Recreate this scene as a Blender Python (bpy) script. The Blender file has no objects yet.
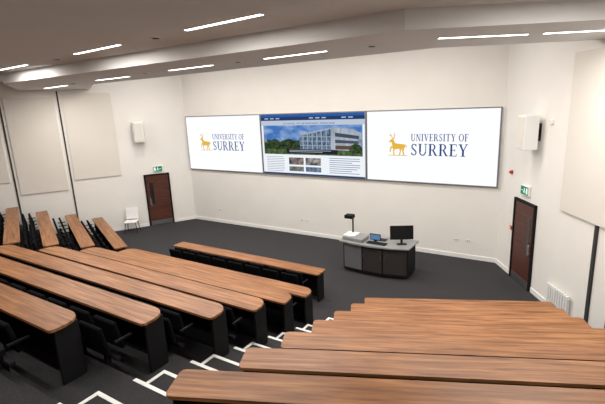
import bpy, bmesh, math, random
from mathutils import Vector, Matrix
random.seed(4)
S=bpy.context.scene
S.view_settings.view_transform='Standard'
COL=S.collection
# ---------------------------------------------------------------- materials
def newmat(name):
    m=bpy.data.materials.new(name);m.use_nodes=True
    nt=m.node_tree;b=nt.nodes['Principled BSDF'];return m,nt,b
def simple(name,col,rough=.6,metal=0,spec=.5,emit=None,es=0,var=0,vscale=5,bump=0,bscale=200):
    m,nt,b=newmat(name)
    b.inputs['Base Color'].default_value=(*col,1);b.inputs['Roughness'].default_value=rough
    b.inputs['Metallic'].default_value=metal;b.inputs['Specular IOR Level'].default_value=spec
    if emit:
        b.inputs['Emission Color'].default_value=(*emit,1);b.inputs['Emission Strength'].default_value=es
    if var:
        tc=nt.nodes.new('ShaderNodeTexCoord');n=nt.nodes.new('ShaderNodeTexNoise');n.inputs['Scale'].default_value=vscale;n.inputs['Detail'].default_value=6
        r=nt.nodes.new('ShaderNodeValToRGB')
        r.color_ramp.elements[0].position=.3;r.color_ramp.elements[1].position=.7
        r.color_ramp.elements[0].color=(*[c*(1-var) for c in col],1);r.color_ramp.elements[1].color=(*[min(1,c*(1+var)) for c in col],1)
        nt.links.new(tc.outputs['Object'],n.inputs['Vector']);nt.links.new(n.outputs['Fac'],r.inputs['Fac']);nt.links.new(r.outputs['Color'],b.inputs['Base Color'])
    if bump:
        tc=nt.nodes.new('ShaderNodeTexCoord');n=nt.nodes.new('ShaderNodeTexNoise');n.inputs['Scale'].default_value=bscale
        bp=nt.nodes.new('ShaderNodeBump');bp.inputs['Strength'].default_value=bump;bp.inputs['Distance'].default_value=.01
        nt.links.new(tc.outputs['Object'],n.inputs['Vector']);nt.links.new(n.outputs['Fac'],bp.inputs['Height']);nt.links.new(bp.outputs['Normal'],b.inputs['Normal'])
    return m
def wood(name,c1,c2,c3,rough=.38):
    m,nt,b=newmat(name);N=nt.nodes.new;L=nt.links.new
    tc=N('ShaderNodeTexCoord');mp=N('ShaderNodeMapping');mp.inputs['Scale'].default_value=(.9,16,16)
    oi=N('ShaderNodeObjectInfo');ad=N('ShaderNodeVectorMath');ad.operation='ADD'
    mu=N('ShaderNodeMath');mu.operation='MULTIPLY';mu.inputs[1].default_value=37
    L(oi.outputs['Random'],mu.inputs[0]);L(tc.outputs['Object'],ad.inputs[0]);L(mu.outputs[0],ad.inputs[1]);L(ad.outputs[0],mp.inputs['Vector'])
    n=N('ShaderNodeTexNoise');n.inputs['Scale'].default_value=1.3;n.inputs['Detail'].default_value=8;n.inputs['Roughness'].default_value=.62;n.inputs['Distortion'].default_value=.4
    L(mp.outputs[0],n.inputs['Vector'])
    r=N('ShaderNodeValToRGB');e=r.color_ramp.elements
    e[0].position=.33;e[0].color=(*c1,1);e[1].position=.68;e[1].color=(*c3,1);k=e.new(.5);k.color=(*c2,1)
    L(n.outputs['Fac'],r.inputs['Fac']);L(r.outputs['Color'],b.inputs['Base Color'])
    b.inputs['Roughness'].default_value=rough;b.inputs['Specular IOR Level'].default_value=.35
    return m
M_wall=simple('paint_warm_white',(.80,.77,.725),.85,var=.02,vscale=1.2,bump=.05,bscale=120)
M_ceil=simple('ceiling_paint',(.70,.69,.68),.9,var=.02,vscale=1)
M_panel=simple('acoustic_panel_fabric',(.71,.67,.61),.95,bump=.2,bscale=300)
M_trim=simple('trim_white',(.85,.84,.82),.5)
M_carpet=simple('carpet_charcoal',(.025,.024,.026),.95,var=.4,vscale=60,bump=.5,bscale=400)
M_wood=wood('walnut_laminate',(.14,.054,.020),(.26,.110,.041),(.41,.19,.078),.42)
M_doorw=wood('dark_door_veneer',(.055,.018,.012),(.08,.026,.017),(.11,.038,.024),.45)
M_black=simple('black_panel',(.007,.007,.008),.7,spec=.2)
M_seat=simple('seat_fabric',(.005,.005,.006),.95,spec=.08,bump=.3)
M_dark=simple('dark_metal',(.012,.012,.014),.55,.0,spec=.3)
M_chrome=simple('steel',(.6,.6,.6),.3,1)
M_nose=simple('step_nosing',(.78,.78,.76),.6)
M_grey=simple('bezel_grey',(.18,.18,.19),.4)
M_gap=simple('trim_dark',(.03,.03,.03),.8)  # even dark grey: wall joint strips, socket slots, radiator brackets
M_white=simple('white_plastic',(.80,.80,.79),.4)
M_red=simple('alarm_red',(.55,.02,.02),.4)
def em(name,c,s=1.0): return simple(name,(0,0,0),.5,spec=0.1,emit=c,es=s)
def emn(name,c1,c2,scale,lo=.35,hi=.65,stretch=(1,1,1)):
    m=em(name,c1,1.0);nt=m.node_tree;N=nt.nodes.new;b=nt.nodes['Principled BSDF']
    tc=N('ShaderNodeTexCoord');mp=N('ShaderNodeMapping');mp.inputs['Scale'].default_value=stretch
    n=N('ShaderNodeTexNoise');n.inputs['Scale'].default_value=scale;n.inputs['Detail'].default_value=7
    r=N('ShaderNodeValToRGB');r.color_ramp.elements[0].position=lo;r.color_ramp.elements[1].position=hi
    r.color_ramp.elements[0].color=(*c1,1);r.color_ramp.elements[1].color=(*c2,1)
    L=nt.links.new;L(tc.outputs['Object'],mp.inputs['Vector']);L(mp.outputs[0],n.inputs['Vector']);L(n.outputs['Fac'],r.inputs['Fac']);L(r.outputs['Color'],b.inputs['Emission Color'])
    return m
M_scr=em('screen_white',(.94,.96,1.0),1.05)
M_lamp=em('lamp_tube',(1,.97,.9),8)
M_navy=em('logo_navy',(.012,.05,.20),1.0)
M_gold=em('logo_gold',(.80,.47,.05),1.0)
# ---------------------------------------------------------------- mesh helper
class B:
    def __init__(s): s.bm=bmesh.new();s.mats=[]
    def mi(s,m):
        if m not in s.mats:s.mats.append(m)
        return s.mats.index(m)
    def prism(s,poly,z0,z1,m,bev=0):
        a=sum(poly[i][0]*poly[(i+1)%len(poly)][1]-poly[(i+1)%len(poly)][0]*poly[i][1] for i in range(len(poly)))
        if a<0: poly=poly[::-1]
        lo=[s.bm.verts.new((x,y,z0)) for x,y in poly];hi=[s.bm.verts.new((x,y,z1)) for x,y in poly]
        n=len(poly);k=s.mi(m);fs=[s.bm.faces.new(hi),s.bm.faces.new(lo[::-1])]
        for i in range(n): fs.append(s.bm.faces.new((lo[i],lo[(i+1)%n],hi[(i+1)%n],hi[i])))
        for f in fs:f.material_index=k
        if bev:
            es={e for f in fs for e in f.edges}
            r=bmesh.ops.bevel(s.bm,geom=list(es),offset=bev,segments=2,affect='EDGES',profile=.5)
            for f in r['faces']:f.material_index=k
    def box(s,x0,x1,y0,y1,z0,z1,m,bev=0,M=None):
        before=set(s.bm.verts)
        s.prism([(min(x0,x1),min(y0,y1)),(max(x0,x1),min(y0,y1)),(max(x0,x1),max(y0,y1)),(min(x0,x1),max(y0,y1))],min(z0,z1),max(z0,z1),m,bev)
        if M is not None:
            for v in [v for v in s.bm.verts if v not in before]: v.co=M@v.co
    def cyl(s,p0,p1,r,m,seg=12,r2=None):
        p0=Vector(p0);p1=Vector(p1);d=p1-p0
        q=d.to_track_quat('Z','Y').to_matrix().to_4x4()
        T=Matrix.Translation((p0+p1)/2)@q
        k=s.mi(m)
        g=bmesh.ops.create_cone(s.bm,cap_ends=True,segments=seg,radius1=r,radius2=r if r2 is None else r2,depth=d.length,matrix=T)
        for f in {f for v in g['verts'] for f in v.link_faces}: f.material_index=k
    def poly(s,pts,m):
        f=s.bm.faces.new([s.bm.verts.new(p) for p in pts]);f.material_index=s.mi(m)
    def obj(s,name,loc=(0,0,0),rz=0,parent=None,smooth=False):
        me=bpy.data.meshes.new(name);s.bm.to_mesh(me);s.bm.free()
        for m in s.mats:me.materials.append(m)
        o=bpy.data.objects.new(name,me);COL.objects.link(o);o.location=loc;o.rotation_euler=(0,0,rz)
        if parent:o.parent=parent
        if smooth:
            for p in me.polygons:p.use_smooth=True
        return o
def empty(name,loc=(0,0,0),rz=0):
    e=bpy.data.objects.new(name,None);COL.objects.link(e);e.location=loc;e.rotation_euler=(0,0,rz);return e
CX=-7.54; YF=12.54; WA=.55
wd=(math.sin(WA),-math.cos(WA))
RC=(-1.48,YF); LC=(2*CX+1.48,YF)
LW=17.6
RB=(RC[0]+wd[0]*LW,RC[1]+wd[1]*LW); LB=(2*CX-RB[0],RB[1])
HT=6.7
# ---------------------------------------------------------------- walls
b=B();b.box(LC[0]-.3,RC[0]+.3,YF,YF+.2,-.2,HT,M_wall);b.obj('wall_front')
b=B();b.box(LB[0]-.3,RB[0]+.3,RB[1]-.2,RB[1],-.2,HT,M_wall);b.obj('wall_back')
loc,rz=(RC[0],RC[1],0),math.atan2(wd[1],wd[0])
b=B();b.box(-.0,LW+.2,0,.2,-.2,HT,M_wall);b.obj('wall_right',loc,rz)
lloc=(LC[0],LC[1],0);lrz=math.atan2(wd[1],-wd[0])
b=B();b.box(-.0,LW+.2,-.2,0,-.2,HT,M_wall);b.obj('wall_left',lloc,lrz)
# ---------------------------------------------------------------- floor + tiers
RISE=.27; SP=.86
TH=math.radians(24.0); wdir=(math.cos(TH),math.sin(TH))
def tier_y(k): return 6.9-SP*(k-2)
def hit_right(x,y):
    A=Matrix(((wdir[0],-wd[0]),(wdir[1],-wd[1])));v=A.inverted()@Vector((RC[0]-x,RC[1]-y));return v[0],v[1]
b=B()
b.prism([LC,RC,RB,LB],-.2,0,M_carpet)
for k in range(2,11):
    y=tier_y(k);xr=-2.5;a,t=hit_right(xr,y)
    pr=(xr+a*wdir[0],y+a*wdir[1])
    P=[(xr,y),pr,RB,LB,(2*CX-pr[0],pr[1]),(2*CX-xr,y)]
    b.prism(P,-.19,RISE*(k-1),M_carpet)
for k in range(2,11):
    y=tier_y(k);h=RISE*(k-2)
    for sgn in (1,-1):
        xa,xb=(-4.15,-2.98) if sgn==1 else (2*CX+2.98,2*CX+4.15)
        b.box(xa,xb,y-.02,y+.40,h-.05,h+RISE/2,M_carpet)
b.obj('floor')
b=B()
for k in range(2,11):
    y=tier_y(k);h=RISE*(k-2)
    for sgn in (1,-1):
        xa,xb=(-4.12,-3.0) if sgn==1 else (2*CX+3.0,2*CX+4.12)
        b.box(xa,xb,y-.045,y+.005,h+RISE-.01,h+RISE+.006,M_nose)
        b.box(xa,xb,y+.355,y+.405,h+RISE/2-.01,h+RISE/2+.006,M_nose)
        b.box(xa,xa+.05,y+.0,y+.40,h+RISE/2-.01,h+RISE/2+.005,M_nose)
        b.box(xb-.05,xb,y+.0,y+.40,h+RISE/2-.01,h+RISE/2+.005,M_nose)
b.obj('trim_step_nosing')
# ---------------------------------------------------------------- ceiling
b=B();b.prism([(LC[0]-.2,LC[1]+.2),(RC[0]+.2,RC[1]+.2),(RB[0]+.2,RB[1]-.2),(LB[0]-.2,LB[1]-.2)],HT-.02,HT+.15,M_ceil);b.obj('ceiling')
def band(y0,y1,z0,z1,name,xk=-2.2,mat=M_ceil):
    b=B()
    th=math.radians(30);w=(math.cos(th),math.sin(th))
    def wallhit(x,y):
        A=Matrix(((w[0],-wd[0]),(w[1],-wd[1])));v=A.inverted()@Vector((RC[0]-x,RC[1]-y));return (x+v[0]*w[0],y+v[0]*w[1])
    f=wallhit(xk,y0);P=[(xk,y0),f]
    if y1 is None: P+= [RB,LB]
    else:
        k2=xk+.25;g=wallhit(k2,y1);P+=[g,(k2,y1),(2*CX-k2,y1),(2*CX-g[0],g[1])]
    P+=[(2*CX-f[0],f[1]),(2*CX-xk,y0)]
    b.prism(P,z0,z1,mat);return b.obj(name)
band(8.2,5.75,5.6,HT-.03,'ceiling_soffit_front')
band(5.75,3.5,5.86,HT-.03,'ceiling_soffit_mid',-1.95)
band(3.5,None,5.6,HT-.03,'ceiling_soffit_rear',-1.7)
# ---------------------------------------------------------------- lamps
def strip(p0,p1,z,power=64):
    p0=Vector(p0);p1=Vector(p1);c=(p0+p1)/2;d=p1-p0;L=d.length;a=math.atan2(d.y,d.x)
    e=empty('linear_ceiling_light',(c.x,c.y,z),a)
    b=B();b.box(-L/2,L/2,-.045,.045,-.012,.0,M_trim);b.obj('housing',parent=e)
    b=B();b.box(-L/2+.01,L/2-.01,-.035,.035,-.016,-.011,M_lamp);b.obj('diffuser',parent=e)
    l=bpy.data.lights.new('lamp','AREA');l.shape='RECTANGLE';l.size=L;l.size_y=.08;l.energy=power;l.color=(1,.955,.90)
    o=bpy.data.objects.new('lamp',l);COL.objects.link(o);o.parent=e;o.location=(0,0,-.03)
zb=5.6
for a,c in (((-15.0,7.8),(-13.4,7.65)),((-11.2,7.25),(-9.7,7.2)),((-7.9,6.95),(-6.5,6.9)),((-5.1,6.85),(-3.7,6.8)),((-1.8,6.85),(-.65,7.6)),((-.45,7.7),(.5,8.25))): strip(a,c,zb)
for a,c in (((-12,5.25),(-10.6,5.2)),((-8.3,5.0),(-6.75,4.9)),((-4.95,4.75),(-3.45,4.65)),((-.5,5.2),(.9,6.0))): strip(a,c,5.86)
for x in (-15,-11,-7,-3,1,4): strip((x-.7,1.2),(x+.7,1.2),5.6,50)  # extra row out of view, added as fill to brighten the room
for x in (-12.2,-9.9,-7.54,-5.2,-2.9):
    strip((x-.7,9.8),(x+.7,9.8),HT-.03,85)
def downlight(x,y,z):
    b=B();b.cyl((0,0,0),(0,0,-.012),.085,M_trim,20);b.cyl((0,0,-.010),(0,0,-.016),.06,M_black,20);b.obj('ceiling_downlight',(x,y,z))
for x,y,z in ((-9.3,5.2,5.86),(-5.8,4.9,5.86),(-12.6,7.4,5.6),(-8.8,7.0,5.6),(-5.8,6.9,5.6),(-2.9,6.9,5.6),(-6.6,4.2,5.86)): downlight(x,y,z)
# ---------------------------------------------------------------- baseboards
b=B();b.box(LC[0],RC[0],YF-.02,YF,0,.12,M_trim);b.obj('baseboard_front')
DR0,DR1=.98,1.87
b=B()
for s0,s1 in ((0.02,DR0-.07),(DR1+.07,3.7)): b.box(s0,s1,-.02,0,0,.12,M_trim)
b.obj('baseboard_right',loc,rz)
b=B()
for s0,s1 in ((0.02,DR0-.07),(DR1+.07,3.7)): b.box(s0,s1,0,.02,0,.12,M_trim)
b.obj('baseboard_left',lloc,lrz)
# ---------------------------------------------------------------- doors
M_glass=simple('vision_glass',(.02,.02,.02),.1)
def door(name,loc,rz,sg):
    e=empty(name,loc,rz)
    b=B();y=lambda v:v*sg
    s0,s1=DR0,DR1
    b.box(s0-.06,s0,y(0),y(-.06),0,2.16,M_black,.004);b.box(s1,s1+.06,y(0),y(-.06),0,2.16,M_black,.004);b.box(s0-.06,s1+.06,y(0),y(-.06),2.1,2.16,M_black,.004)
    b.obj('frame',parent=e)
    b=B();b.box(s0+.005,s1-.005,y(-.004),y(-.04),.01,2.095,M_doorw,.003);b.obj('leaf',parent=e)
    b=B();b.box(s1-.26,s1-.12,y(-.04),y(-.044),.9,1.8,M_glass);b.box(s1-.14,s1-.09,y(-.04),y(-.05),.85,1.15,M_chrome)
    b.cyl((s1-.08,y(-.1),.9),(s1-.08,y(-.1),1.25),.012,M_chrome)
    b.cyl((s1-.08,y(-.04),.93),(s1-.08,y(-.1),.93),.01,M_chrome);b.cyl((s1-.08,y(-.04),1.22),(s1-.08,y(-.1),1.22),.01,M_chrome)
    b.box(s0+.02,s1-.02,y(-.04),y(-.045),.02,.2,M_chrome)
    b.obj('glazing_and_handle',parent=e)
door('door_1',lloc,lrz,-1)
door('door_2',loc,rz,1)
# ---------------------------------------------------------------- exit signs
M_green=em('exit_green',(.0,.22,.10),1.0)
M_ew=em('exit_white',(.9,1,.95),1.0)
def exit_sign(loc,rz,sg,s,z):
    e=empty('emergency_exit_sign',loc,rz)
    b=B();b.box(s-.19,s+.19,-.005*sg,-.06*sg,z-.12,z+.12,M_white,.005);b.obj('housing',parent=e)
    b=B();b.box(s-.17,s+.17,-.06*sg,-.064*sg,z-.10,z+.10,M_green)
    f=-.0645*sg;g=-.067*sg
    b.box(s-.02,s+.02,f,g,z-.02,z+.04,M_ew);b.cyl((s,f,z+.055),(s,g,z+.055),.016,M_ew);b.box(s-.05,s-.02,f,g,z-.06,z-.015,M_ew);b.box(s+.02,s+.045,f,g,z-.06,z-.01,M_ew)
    b.box(s-.14,s-.07,f,g,z-.008,z+.008,M_ew);b.box(s+.08,s+.15,f,g,z-.07,z+.07,M_ew)
    b.obj('pictogram',parent=e)
exit_sign(lloc,lrz,-1,1.35,2.36)
exit_sign(loc,rz,1,1.40,2.42)
# ---------------------------------------------------------------- fire alarm
e=empty('fire_alarm_sounder',loc,rz)
b=B();b.cyl((.62,0,2.75),(.62,-.05,2.75),.05,M_red,20);b.cyl((.62,-.05,2.75),(.62,-.08,2.75),.035,M_red,20,.03);b.obj('sounder_body',parent=e)
e=empty('fire_alarm_call_point',loc,rz)
b=B();b.box(.73,.82,-.04,0,1.25,1.34,M_red,.005);b.box(.75,.80,-.043,-.039,1.27,1.32,M_white);b.obj('break_glass_unit',parent=e)
# ---------------------------------------------------------------- speakers
def speaker(loc,rz,sg,s,z,k=.85):
    e=empty('wall_loudspeaker',loc,rz)
    b=B()
    P=[(s-.26*k,-.12*sg),(s+.26*k,-.12*sg),(s+.20*k,-.42*sg),(s-.20*k,-.42*sg)]
    b.prism(P,z-.46*k,z+.46*k,M_white,.02);b.obj('cabinet',parent=e)
    b=B();b.box(s-.17*k,s+.17*k,-.421*sg,-.428*sg,z-.41*k,z+.41*k,M_panel,.002);b.obj('grille',parent=e)
    b=B();b.box(s-.06,s+.06,-.0*sg,-.13*sg,z-.12,z+.12,M_dark);b.box(s-.10,s+.10,0,-.015*sg,z-.2,z+.2,M_dark);b.obj('bracket',parent=e)
speaker(lloc,lrz,-1,1.92,3.9)
speaker(loc,rz,1,1.72,3.85)
# ---------------------------------------------------------------- acoustic panels + joints
def wpanel(loc,rz,sg,s0,s1,z0,z1):
    b=B();b.box(s0,s1,0,-.045*sg,z0,z1,M_panel,.006);b.obj('acoustic_wall_panel',loc,rz)
for s0,s1,z0,z1 in ((2.75,4.40,2.25,5.45),(4.65,6.2,1.9,5.35),(6.45,8.1,2.4,5.3)): wpanel(lloc,lrz,-1,s0,s1,z0,z1)
wpanel(loc,rz,1,2.85,4.4,2.3,5.45)
for i,(l,r,sg,s) in enumerate(((lloc,lrz,-1,4.52),(lloc,lrz,-1,6.32),(loc,rz,1,4.52))):
    b=B();b.box(s-.025,s+.025,0,-.03*sg,0.0 if s<6 else .8,5.55,M_gap);b.obj(f'trim_{i+1}',l,r)
b=B();b.box(3.95,4.02,0,-.04,.1,2.28,M_gap);b.obj('trim_4',loc,rz)
# ---------------------------------------------------------------- screens
def frame_screen(name,x0,x1,z0,z1,mat):
    e=empty(name,(0,0,0))
    b=B();b.box(x0,x1,YF-.07,YF-.002,z0,z1,M_grey,.006);b.obj('bezel',parent=e)
    b=B();b.box(x0+.035,x1-.035,YF-.074,YF-.069,z0+.035,z1-.035,mat);b.obj('display',parent=e)
    return e
Z0,Z1=2.21,4.41
X=[-13.54,-9.64,-5.445,-1.545]
def text(s,x,z,w,h,mat,parent,yy=YF-.077,name='lettering'):
    c=bpy.data.curves.new('t','FONT');c.body=s;o=bpy.data.objects.new('t',c);COL.objects.link(o)
    if name=='lettering': c.offset=.008
    dg=bpy.context.evaluated_depsgraph_get();me=bpy.data.meshes.new_from_object(o.evaluated_get(dg));bpy.data.objects.remove(o)
    xs=[v.co.x for v in me.vertices];ys=[v.co.y for v in me.vertices];a,bb,cc,dd=min(xs),max(xs),min(ys),max(ys)
    for v in me.vertices: v.co=Vector((x+(v.co.x-a)/(bb-a)*w,yy,z+(v.co.y-cc)/(dd-cc)*h))
    me.materials.clear();me.materials.append(mat)
    o=bpy.data.objects.new(name,me);COL.objects.link(o);o.parent=parent;return o
def roman(s,x,z,w,h,mat,parent,yy=YF-.077):
    """serif capitals built from strokes: every glyph in a 1-high box"""
    T=.17;t=.075;sf=.05;G={}
    V=lambda x0,y0,y1,k=T:[(x0,y0),(x0+k,y0),(x0+k,y1),(x0,y1)]
    H=lambda x0,x1,y,k=sf:[(x0,y),(x1,y),(x1,y+k),(x0,y+k)]
    def arc(cx,cy,rx,ry,a0,a1,ta,tb,n=14):
        """curved stroke; thick at the sides (ta), thin top/bottom (tb)"""
        out=[]
        for i in range(n):
            p=[]
            for a in (a0+(a1-a0)*i/n,a0+(a1-a0)*(i+1)/n):
                a=math.radians(a);c,q=math.cos(a),math.sin(a)
                p.append(((cx+rx*c,cy+ry*q),(cx+(rx-ta)*c,cy+(ry-tb)*q)))
            out.append([p[0][0],p[1][0],p[1][1],p[0][1]])
        return out
    G['U']=(.86,[V(.10,.3,1),V(.68,.3,1,t),H(0,.37,.95),H(.56,.86,.95)]+arc(.427,.33,.327,.34,180,360,.12,.09))
    G['N']=(.90,[V(.12,0,1,t),V(.70,0,1,t),[(.08,1),(.28,1),(.78,0),(.66,0)],H(0,.32,0),H(.58,.9,.95)])
    G['I']=(.40,[V(.115,0,1),H(0,.40,0),H(0,.40,.95)])
    G['V']=(.88,[[(.08,1),(.27,1),(.50,.14),(.43,0),(.40,0)],[(.72,1),(.80,1),(.47,0),(.41,0),(.43,.1)],H(0,.36,.95),H(.60,.88,.95)])
    G['E']=(.70,[V(.10,0,1),H(0,.64,.94,.06),H(0,.66,0,.06),H(.2,.5,.48,.055),V(.59,.78,1,.05),V(.61,0,.22,.05),V(.47,.40,.61,.045)])
    G['F']=(.66,[V(.10,0,1),H(0,.62,.94,.06),H(0,.38,0),H(.2,.5,.47,.055),V(.57,.76,1,.05),V(.46,.39,.60,.045)])
    G['R']=(.86,[V(.10,0,1),H(0,.40,.95),H(0,.38,0),H(.2,.42,.47,.06),H(.2,.42,.94,.06),[(.36,.49),(.52,.49),(.82,0),(.64,0)],H(.64,.88,0)]+arc(.38,.735,.29,.265,-90,90,.14,.06))
    G['S']=(.62,arc(.31,.745,.25,.255,20,250,.12,.07)+arc(.31,.255,.26,.255,-160,70,.12,.07)+[[(.10,.62),(.24,.66),(.52,.40),(.40,.34)],V(.50,.74,.98,.045),V(.05,.03,.28,.045)])
    G['T']=(.78,[V(.305,0,1),H(.02,.76,.94,.06),V(.02,.76,1,.05),V(.71,.76,1,.05),H(.18,.60,0)])
    G['Y']=(.84,[V(.335,0,.5),[(.06,1),(.25,1),(.47,.46),(.36,.40)],[(.68,1),(.76,1),(.47,.42),(.41,.48)],H(0,.34,.95),H(.58,.84,.95),H(.22,.62,0)])
    G['O']=(.90,arc(.45,.5,.43,.51,0,360,.16,.06,28))
    G[' ']=(.30,[])
    adv=[];X0=0
    for ch in s: adv.append(X0);X0+=G[ch][0]+.09
    tot=X0-.09;b=B();k=0
    for ch,a in zip(s,adv):
        for pl in G[ch][1]:
            k+=1;b.poly([(x+(a+px)/tot*w,yy-.0002*(k%7),z+pz*h) for px,pz in pl],mat)
    return b.obj('lettering',parent=parent)
def stag(parent,x,z,s):
    b=B();y=YF-.077
    def P(pts): b.poly([(x+px*s,y-random.random()*.0008,z+pz*s) for px,pz in pts],M_gold)
    P([(.22,.36),(.40,.33),(.66,.36),(.84,.38),(.90,.46),(.86,.58),(.62,.60),(.44,.62),(.30,.66),(.20,.55)])
    P([(.20,.52),(.36,.62),(.30,.78),(.22,.80),(.16,.70)])
    P([(.02,.72),(.08,.67),(.22,.70),(.29,.78),(.22,.86),(.12,.82)])
    P([(.20,.84),(.25,.84),(.20,.98),(.10,1.14),(.07,1.12),(.15,.97)])
    P([(.24,.84),(.30,.82),(.34,.96),(.32,1.16),(.28,1.16),(.29,.98)])
    P([(.28,.93),(.30,.96),(.42,1.06),(.41,1.08)]);P([(.15,1.0),(.16,1.04),(.02,1.02),(.02,1.0)])
    P([(.26,.38),(.36,.36),(.30,.20),(.34,.03),(.27,.03),(.24,.20)])
    P([(.16,.50),(.26,.44),(.14,.34),(.13,.18),(.06,.18),(.08,.38)])
    P([(.70,.38),(.84,.40),(.80,.22),(.86,.03),(.78,.03),(.73,.22)])
    P([(.58,.38),(.70,.38),(.66,.22),(.62,.03),(.55,.03),(.60,.22)])
    P([(.86,.56),(.96,.52),(.97,.40),(.93,.42),(.92,.50),(.86,.50)])
    P([(.0,.0),(1.0,.0),(1.0,.035),(0,.035)])
    b.obj('stag_emblem',parent=parent)
for i,(x0,x1) in enumerate(((X[0],X[1]),(X[2],X[3]))):
    e=frame_screen('projection_screen',x0,x1,Z0,Z1,M_scr)
    W=x1-x0
    stag(e,x0+.19*W,Z0+.82,.60)
    roman('UNIVERSITY OF',x0+.37*W,Z0+1.27,1.64,.21,M_navy,e)
    roman('SURREY',x0+.37*W,Z0+.84,1.64,.35,M_navy,e)
e=frame_screen('video_wall_display',X[1]+.01,X[2]-.01,Z0,Z1,em('web_white',(.86,.90,.95),1.0))
xa,xb=X[1]+.045,X[2]-.045;W=xb-xa;HH=Z1-Z0-.07;zt=Z1-.035
def mm(c): return em('web_color',c,1) if isinstance(c,tuple) else c
def R(u0,u1,v0,v1,col,s=1,lay=1,skew=None):
    b=B();y=YF-.075-.0012*lay
    p=[(xa+u0*W,y,zt-v1*HH),(xa+u1*W,y,zt-v1*HH),(xa+u1*W,y,zt-v0*HH),(xa+u0*W,y,zt-v0*HH)]
    b.poly(p,mm(col));return b.obj('page_block',parent=e)
def Q(pts,col,s=1,lay=2):
    b=B();y=YF-.075-.0012*lay;b.poly([(xa+u*W,y,zt-v*HH) for u,v in pts],mm(col));b.obj('page_shape',parent=e)
R(0,1,0,.045,(.02,.10,.35),1);R(0,1,.045,.10,(.012,.04,.13),1)
R(0,1,.10,.18,(.50,.57,.68),1)
text('SCHOOL OF VETERINARY MEDICINE',xa+.24*W,zt-.165*HH,.5*W,.055,M_navy,e,name='page_heading')
for u in (.04,.1,.16,.5,.56,.62,.8,.86): R(u,u+.04,.06,.075,(.5,.6,.8),1,2)
R(.02,.98,.18,.66,emn('web_sky',(.05,.17,.48),(.42,.56,.78),1.6,.42,.72,(1,1,2.2)),1,1)
M_tree=emn('web_foliage',(.006,.016,.008),(.06,.10,.035),9,.35,.7)
Q([(.02,.44),(.06,.41),(.10,.43),(.14,.40),(.2,.45),(.25,.41),(.30,.40),(.35,.43),(.42,.42),(.42,.66),(.02,.66)],M_tree,1,3)
Q([(.40,.33),(.72,.22),(.90,.25),(.97,.31),(.97,.60),(.40,.60)],emn('web_cladding',(.26,.31,.38),(.50,.55,.62),3,.3,.7,(3,1,.6)),1,4)
Q([(.40,.35),(.70,.245),(.70,.58),(.40,.58)],emn('web_glazing',(.03,.06,.11),(.20,.30,.42),7,.35,.7,(2,1,1)),1,5)
for u in (.43,.475,.52,.565,.61,.655): Q([(u,.345-.35*(u-.42)),(u+.008,.342-.35*(u-.42)),(u+.008,.58),(u,.58)],(.36,.42,.50),1,6)
for v in (.36,.43,.50): R(.40,.70,v,v+.010,(.34,.40,.48),1,6)
Q([(.74,.30),(.95,.35),(.95,.40),(.74,.36)],(.05,.07,.11),1,5)
Q([(.74,.41),(.95,.43),(.95,.47),(.74,.46)],(.06,.08,.12),1,5)
Q([(.74,.50),(.95,.505),(.95,.56),(.74,.56)],(.11,.07,.05),1,5)
R(.02,.98,.575,.66,emn('web_lawn',(.03,.06,.02),(.12,.18,.07),8,.35,.7),1,7)
Q([(.86,.60),(.88,.50),(.92,.46),(.96,.49),(.98,.55),(.98,.62)],M_tree,1,8)
R(.26,.76,.57,.64,(.012,.015,.03),1,9)
for i in range(2): R(.29,.70-.08*i,.585+.022*i,.594+.022*i,(.4,.43,.5),1,10)
R(.02,.055,.4,.46,(.2,.25,.3),1,9);R(.945,.98,.4,.46,(.2,.25,.3),1,9)
for i in range(9):
    R(.04,.04+.17+.03*random.random(),.70+i*.03,.709+i*.03,(.35,.38,.45),1,1)
pic=[emn('web_photo',a,c,6,.4,.65) for a,c in (((.03,.04,.06),(.35,.27,.22)),((.06,.07,.07),(.42,.40,.38)),((.10,.10,.09),(.25,.26,.24)),((.05,.09,.16),(.22,.28,.38)))]
R(.28,.43,.71,.83,pic[0],1,1);R(.45,.60,.71,.83,pic[1],1,1)
R(.28,.43,.86,.94,pic[2],1,1);R(.45,.60,.86,.94,pic[3],1,1)
for i in range(8): R(.68,.68+.2+.08*random.random(),.70+i*.033,.709+i*.033,(.12,.16,.30),1,1)
R(0,1,.975,1,(.02,.05,.15),1,1)
# ---------------------------------------------------------------- sockets on front wall
def socket(x,z,w=.15):
    b=B();b.box(x-w/2,x+w/2,YF-.012,YF,z-.045,z+.045,M_white,.004);b.box(x-.04,x-.02,YF-.014,YF-.011,z-.015,z+.015,M_gap);b.box(x+.02,x+.04,YF-.014,YF-.011,z-.015,z+.015,M_gap);b.obj('wall_socket')
for x in (-12.1,-8.05,-7.8,-2.25,-2.6): socket(x,.55)
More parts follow.
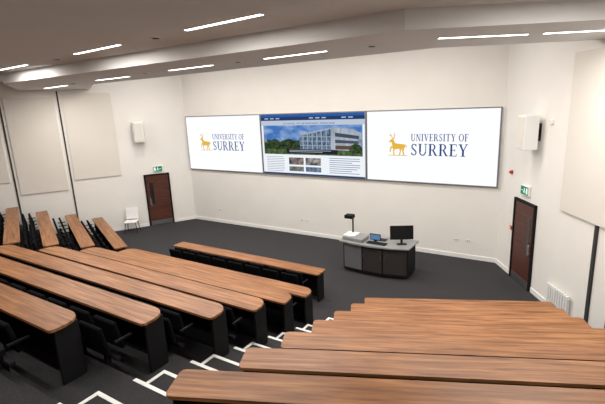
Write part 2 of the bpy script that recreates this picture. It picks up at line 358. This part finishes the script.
# ---------------------------------------------------------------- desks
def rr(L,D,r,left,right):
    P=[];n=6
    def arc(cx,cy,a0,a1,rad):
        for i in range(n+1):
            a=a0+(a1-a0)*i/n;P.append((cx+rad*math.cos(a),cy+rad*math.sin(a)))
    rl=r if left else .02; rt=r if right else .02
    arc(L-rt,-rt,math.pi/2,0,rt);arc(L-.05,-D+.05,0,-math.pi/2,.05)
    arc(.05,-D+.05,-math.pi/2,-math.pi,.05);arc(rl,-rl,math.pi,math.pi/2,rl)
    return P
def desk(x0,y0,L,ang,zf,r=.2,left=True,right=True,D=.40):
    e=empty('lecture_bench_desk',(x0,y0,zf),ang)
    b=B();b.prism(rr(L,D,r,left,right),.715,.75,M_wood,.004);b.obj('desk_top',parent=e)
    b=B()
    b.box(.05,L-.05,-.075,-.05,.0,.714,M_black,.004)
    n=max(2,round(L/1.6)+1)
    for i in range(n):
        x=.06+(L-.12)*i/(n-1);b.box(x-.02,x+.02,-D+.06,-.076,.0,.714,M_black,.004)
    b.box(.08,L-.08,-D+.1,-.08,.60,.615,M_black)
    b.obj('support_panels',parent=e)
    return e
def seats(x0,y0,L,ang,zf,back=.80):
    b=B();n=int((L-.1)/.56);off=(L-n*.56)/2
    for i in range(n):
        c=off+.56*(i+.5)
        T=Matrix.Translation((c,-back,0))@Matrix.Rotation(math.radians(10),4,'X')
        b.box(-.23,.23,-.03,.03,.42,.84,M_seat,.025,T)
        b.box(-.22,.22,-.40,.0,-.03,.03,M_seat,.02,Matrix.Translation((c,-back+.13,.42))@Matrix.Rotation(math.radians(-78),4,'X'))
        b.box(c-.02,c+.02,-back-.02,-back+.05,.0,.45,M_dark)
    b.box(off,L-off,-back-.03,-back+.03,.34,.38,M_dark)
    for i in range(n+1):
        x=off+.56*i;b.box(x-.015,x+.015,-back-.02,-back+.22,.58,.61,M_black,.004)
    return b.obj('auditorium_seats',(x0,y0,zf),ang)
Cy=[8.4,6.8,5.94,5.08,4.22,3.34,2.44]
Cr=[-4.76,-4.12,-4.02,-3.98,-4.05,-4.34,-4.72]
Cl=[-9.78,-10.1,-10.4,-10.6,-10.9,-10.9,-10.6]
for k in range(7):
    zf=RISE*k;xr=Cr[k];xl=Cl[k]
    desk(xl,Cy[k],xr-xl,0,zf,.24 if k else .05)
    seats(xl+.1,Cy[k],xr-xl-.2,0,zf,.66)
nx,ny=-wdir[1],wdir[0]
Rx=[-3.3,-3.2,-3.1,-3.0,-2.92,-2.84,-2.86]
gap=[.68,.95,1.15,1.1,1.0,.9,.8]
Lx=[-11.05,-11.3,-11.55,-11.85,-12.0,-12.1,-12.1]
Ls=[8.36,7.48,6.6,5.75,4.9,4.05,3.24]
for k in range(7):
    s=8.1-.81*k;zf=RISE*k;x0=Rx[k];y0=(s-nx*x0)/ny
    a,t=hit_right(x0,y0);L=a-gap[k]
    desk(x0,y0,L,TH,zf,.05,True,True,.37)
    seats(x0+.1*wdir[0],y0+.1*wdir[1],L-.2,TH,zf,.62)
    x0=2*CX-Lx[k];y0=(Ls[k]-nx*x0)/ny;a,t=hit_right(x0,y0);L=a-.4
    xe=x0+L*wdir[0];ye=y0+L*wdir[1]
    desk(2*CX-xe,ye,L,-TH,zf,.05,True,True,.37)
    seats(2*CX-xe+.1*wdir[0],ye-.1*wdir[1],L-.2,-TH,zf,.62)
# ---------------------------------------------------------------- lectern
M_lgrey=simple('console_top_grey',(.24,.24,.24),.35)
M_lbody=simple('console_charcoal',(.036,.030,.027),.45)
e=empty('lectern_console',(-4.27,10.15,0),0)
b=B()
b.prism([(-.9,0),(-.3,-.06),(.3,-.06),(.95,.08),(.95,.75),(-.9,.75)],.05,.86,M_black,.01);b.obj('body',parent=e)
b=B()
b.prism([(-.86,-.018),(-.31,-.074),(-.31,-.06),(-.86,-.0)],.13,.82,simple('console_panel',(.13,.13,.135),.4))
b.prism([(-.27,-.076),(.28,-.076),(.28,-.06),(-.27,-.06)],.13,.82,M_lbody)
b.prism([(.32,-.07),(.92,.06),(.92,.08),(.32,-.05)],.13,.82,M_lbody)
b.obj('door_panels',parent=e)
b=B()
for x,y in ((-.25,-.09),(.25,-.09),(.36,-.075)): b.cyl((x,y,.5),(x,y,.62),.008,M_chrome)
b.obj('door_handles',parent=e)
b=B();b.prism([(-1.0,-.06),(-.6,-.14),(0,-.17),(.55,-.12),(1.0,.02),(1.02,.8),(-1.0,.8)],.86,.905,M_lgrey,.012);b.obj('worktop',parent=e)
b=B();b.prism([(-.95,.05),(-.3,-.03),(-.3,.45),(-.95,.5)],.906,1.0,M_lgrey,.02)
b.box(-.2,.35,.0,.2,.906,.926,M_black,.005)
b.box(.02,.22,.35,.55,.906,.92,M_dark)
b.obj('raised_control_pod',parent=e)
b=B();b.box(-.2,.12,.26,.28,.94,1.12,M_black,.006);b.box(-.18,.10,.256,.259,.96,1.10,em('touch_blue',(.1,.2,.35),1));b.box(-.08,0,.26,.34,.906,.96,M_black);b.obj('touch_panel',parent=e)
Tm=Matrix.Translation((.74,.25,.06))@Matrix.Rotation(math.radians(28),4,'Z')@Matrix.Rotation(math.radians(-6),4,'X')
b=B();b.box(-.31,.31,-.02,.02,.98,1.36,M_black,.01,Tm);b.box(-.03,.03,.02,.05,.86,1.1,M_dark,.004,Tm);b.box(-.13,.13,-.08,.10,.846,.86,M_black,.004,Tm);b.obj('computer_monitor',parent=e)
b=B();b.cyl((-.8,.45,1.0),(-.8,.45,1.54),.024,M_dark);b.cyl((-.8,.45,1.54),(-.72,.12,1.60),.022,M_dark);b.box(-.84,-.60,-.02,.18,1.55,1.65,M_black,.01);b.box(-.95,-.6,.1,.5,1.0,1.025,M_white,.005)
b.box(-.77,-.67,.05,.13,1.543,1.549,em('doc_lamp',(1,.95,.85),4));b.obj('document_camera',parent=e)
# ---------------------------------------------------------------- white chair
e=empty('white_stacking_chair',(-14.5,9.98,0),math.radians(40))
b=B();b.box(-.24,.24,-.24,.2,.43,.46,M_white,.012)
b.box(-.24,.24,-.02,.02,.05,.50,M_white,.014,Matrix.Translation((0,.22,.44))@Matrix.Rotation(math.radians(-10),4,'X'))
b.obj('shell',parent=e)
b=B()
for sx in (-1,1):
    for sy in (-1,1): b.cyl((sx*.19,sy*.18,.43),(sx*.24,sy*.25,0),.014,M_dark)
    b.cyl((sx*.19,-.18,.42),(sx*.19,.18,.42),.01,M_chrome)
    b.cyl((sx*.19,.19,.42),(sx*.2,.235,.56),.012,M_white)
b.obj('legs',parent=e)
# ---------------------------------------------------------------- small things on right wall
b=B();b.box(2.18,2.28,-.05,0,4.05,4.15,M_white,.01);b.obj('wall_sensor',loc,rz)
e=empty('low_wall_radiator',loc,rz)
b=B()
for i in range(9): b.box(2.75+.085*i,2.80+.085*i,-.10,-.04,.14,.62,M_white,.008)
b.box(2.73,3.50,-.085,-.055,.18,.22,M_white);b.box(2.73,3.50,-.085,-.055,.54,.58,M_white);b.obj('fins',parent=e)
b=B();b.box(2.9,2.95,-.06,0,.2,.55,M_gap);b.box(3.3,3.35,-.06,0,.2,.55,M_gap);b.obj('brackets',parent=e)
# ---------------------------------------------------------------- world + camera
w=bpy.data.worlds.new('world');S.world=w;w.use_nodes=True;w.node_tree.nodes['Background'].inputs[0].default_value=(.5,.48,.45,1);w.node_tree.nodes['Background'].inputs[1].default_value=.1
yaw,pit,rol=.568,.230,-.045
fw=Vector((-math.sin(yaw)*math.cos(pit),math.cos(yaw)*math.cos(pit),-math.sin(pit)))
r=Vector((math.cos(yaw),math.sin(yaw),0));u=r.cross(fw)
r2=r*math.cos(rol)+u*math.sin(rol);u2=-r*math.sin(rol)+u*math.cos(rol)
c=bpy.data.cameras.new('camera');c.sensor_width=36;c.lens=420/605*36;c.clip_start=.05
o=bpy.data.objects.new('camera',c);COL.objects.link(o)
Mx=Matrix((r2,u2,-fw)).transposed().to_4x4();Mx.translation=Vector((0,0,4.717));o.matrix_world=Mx
S.camera=o
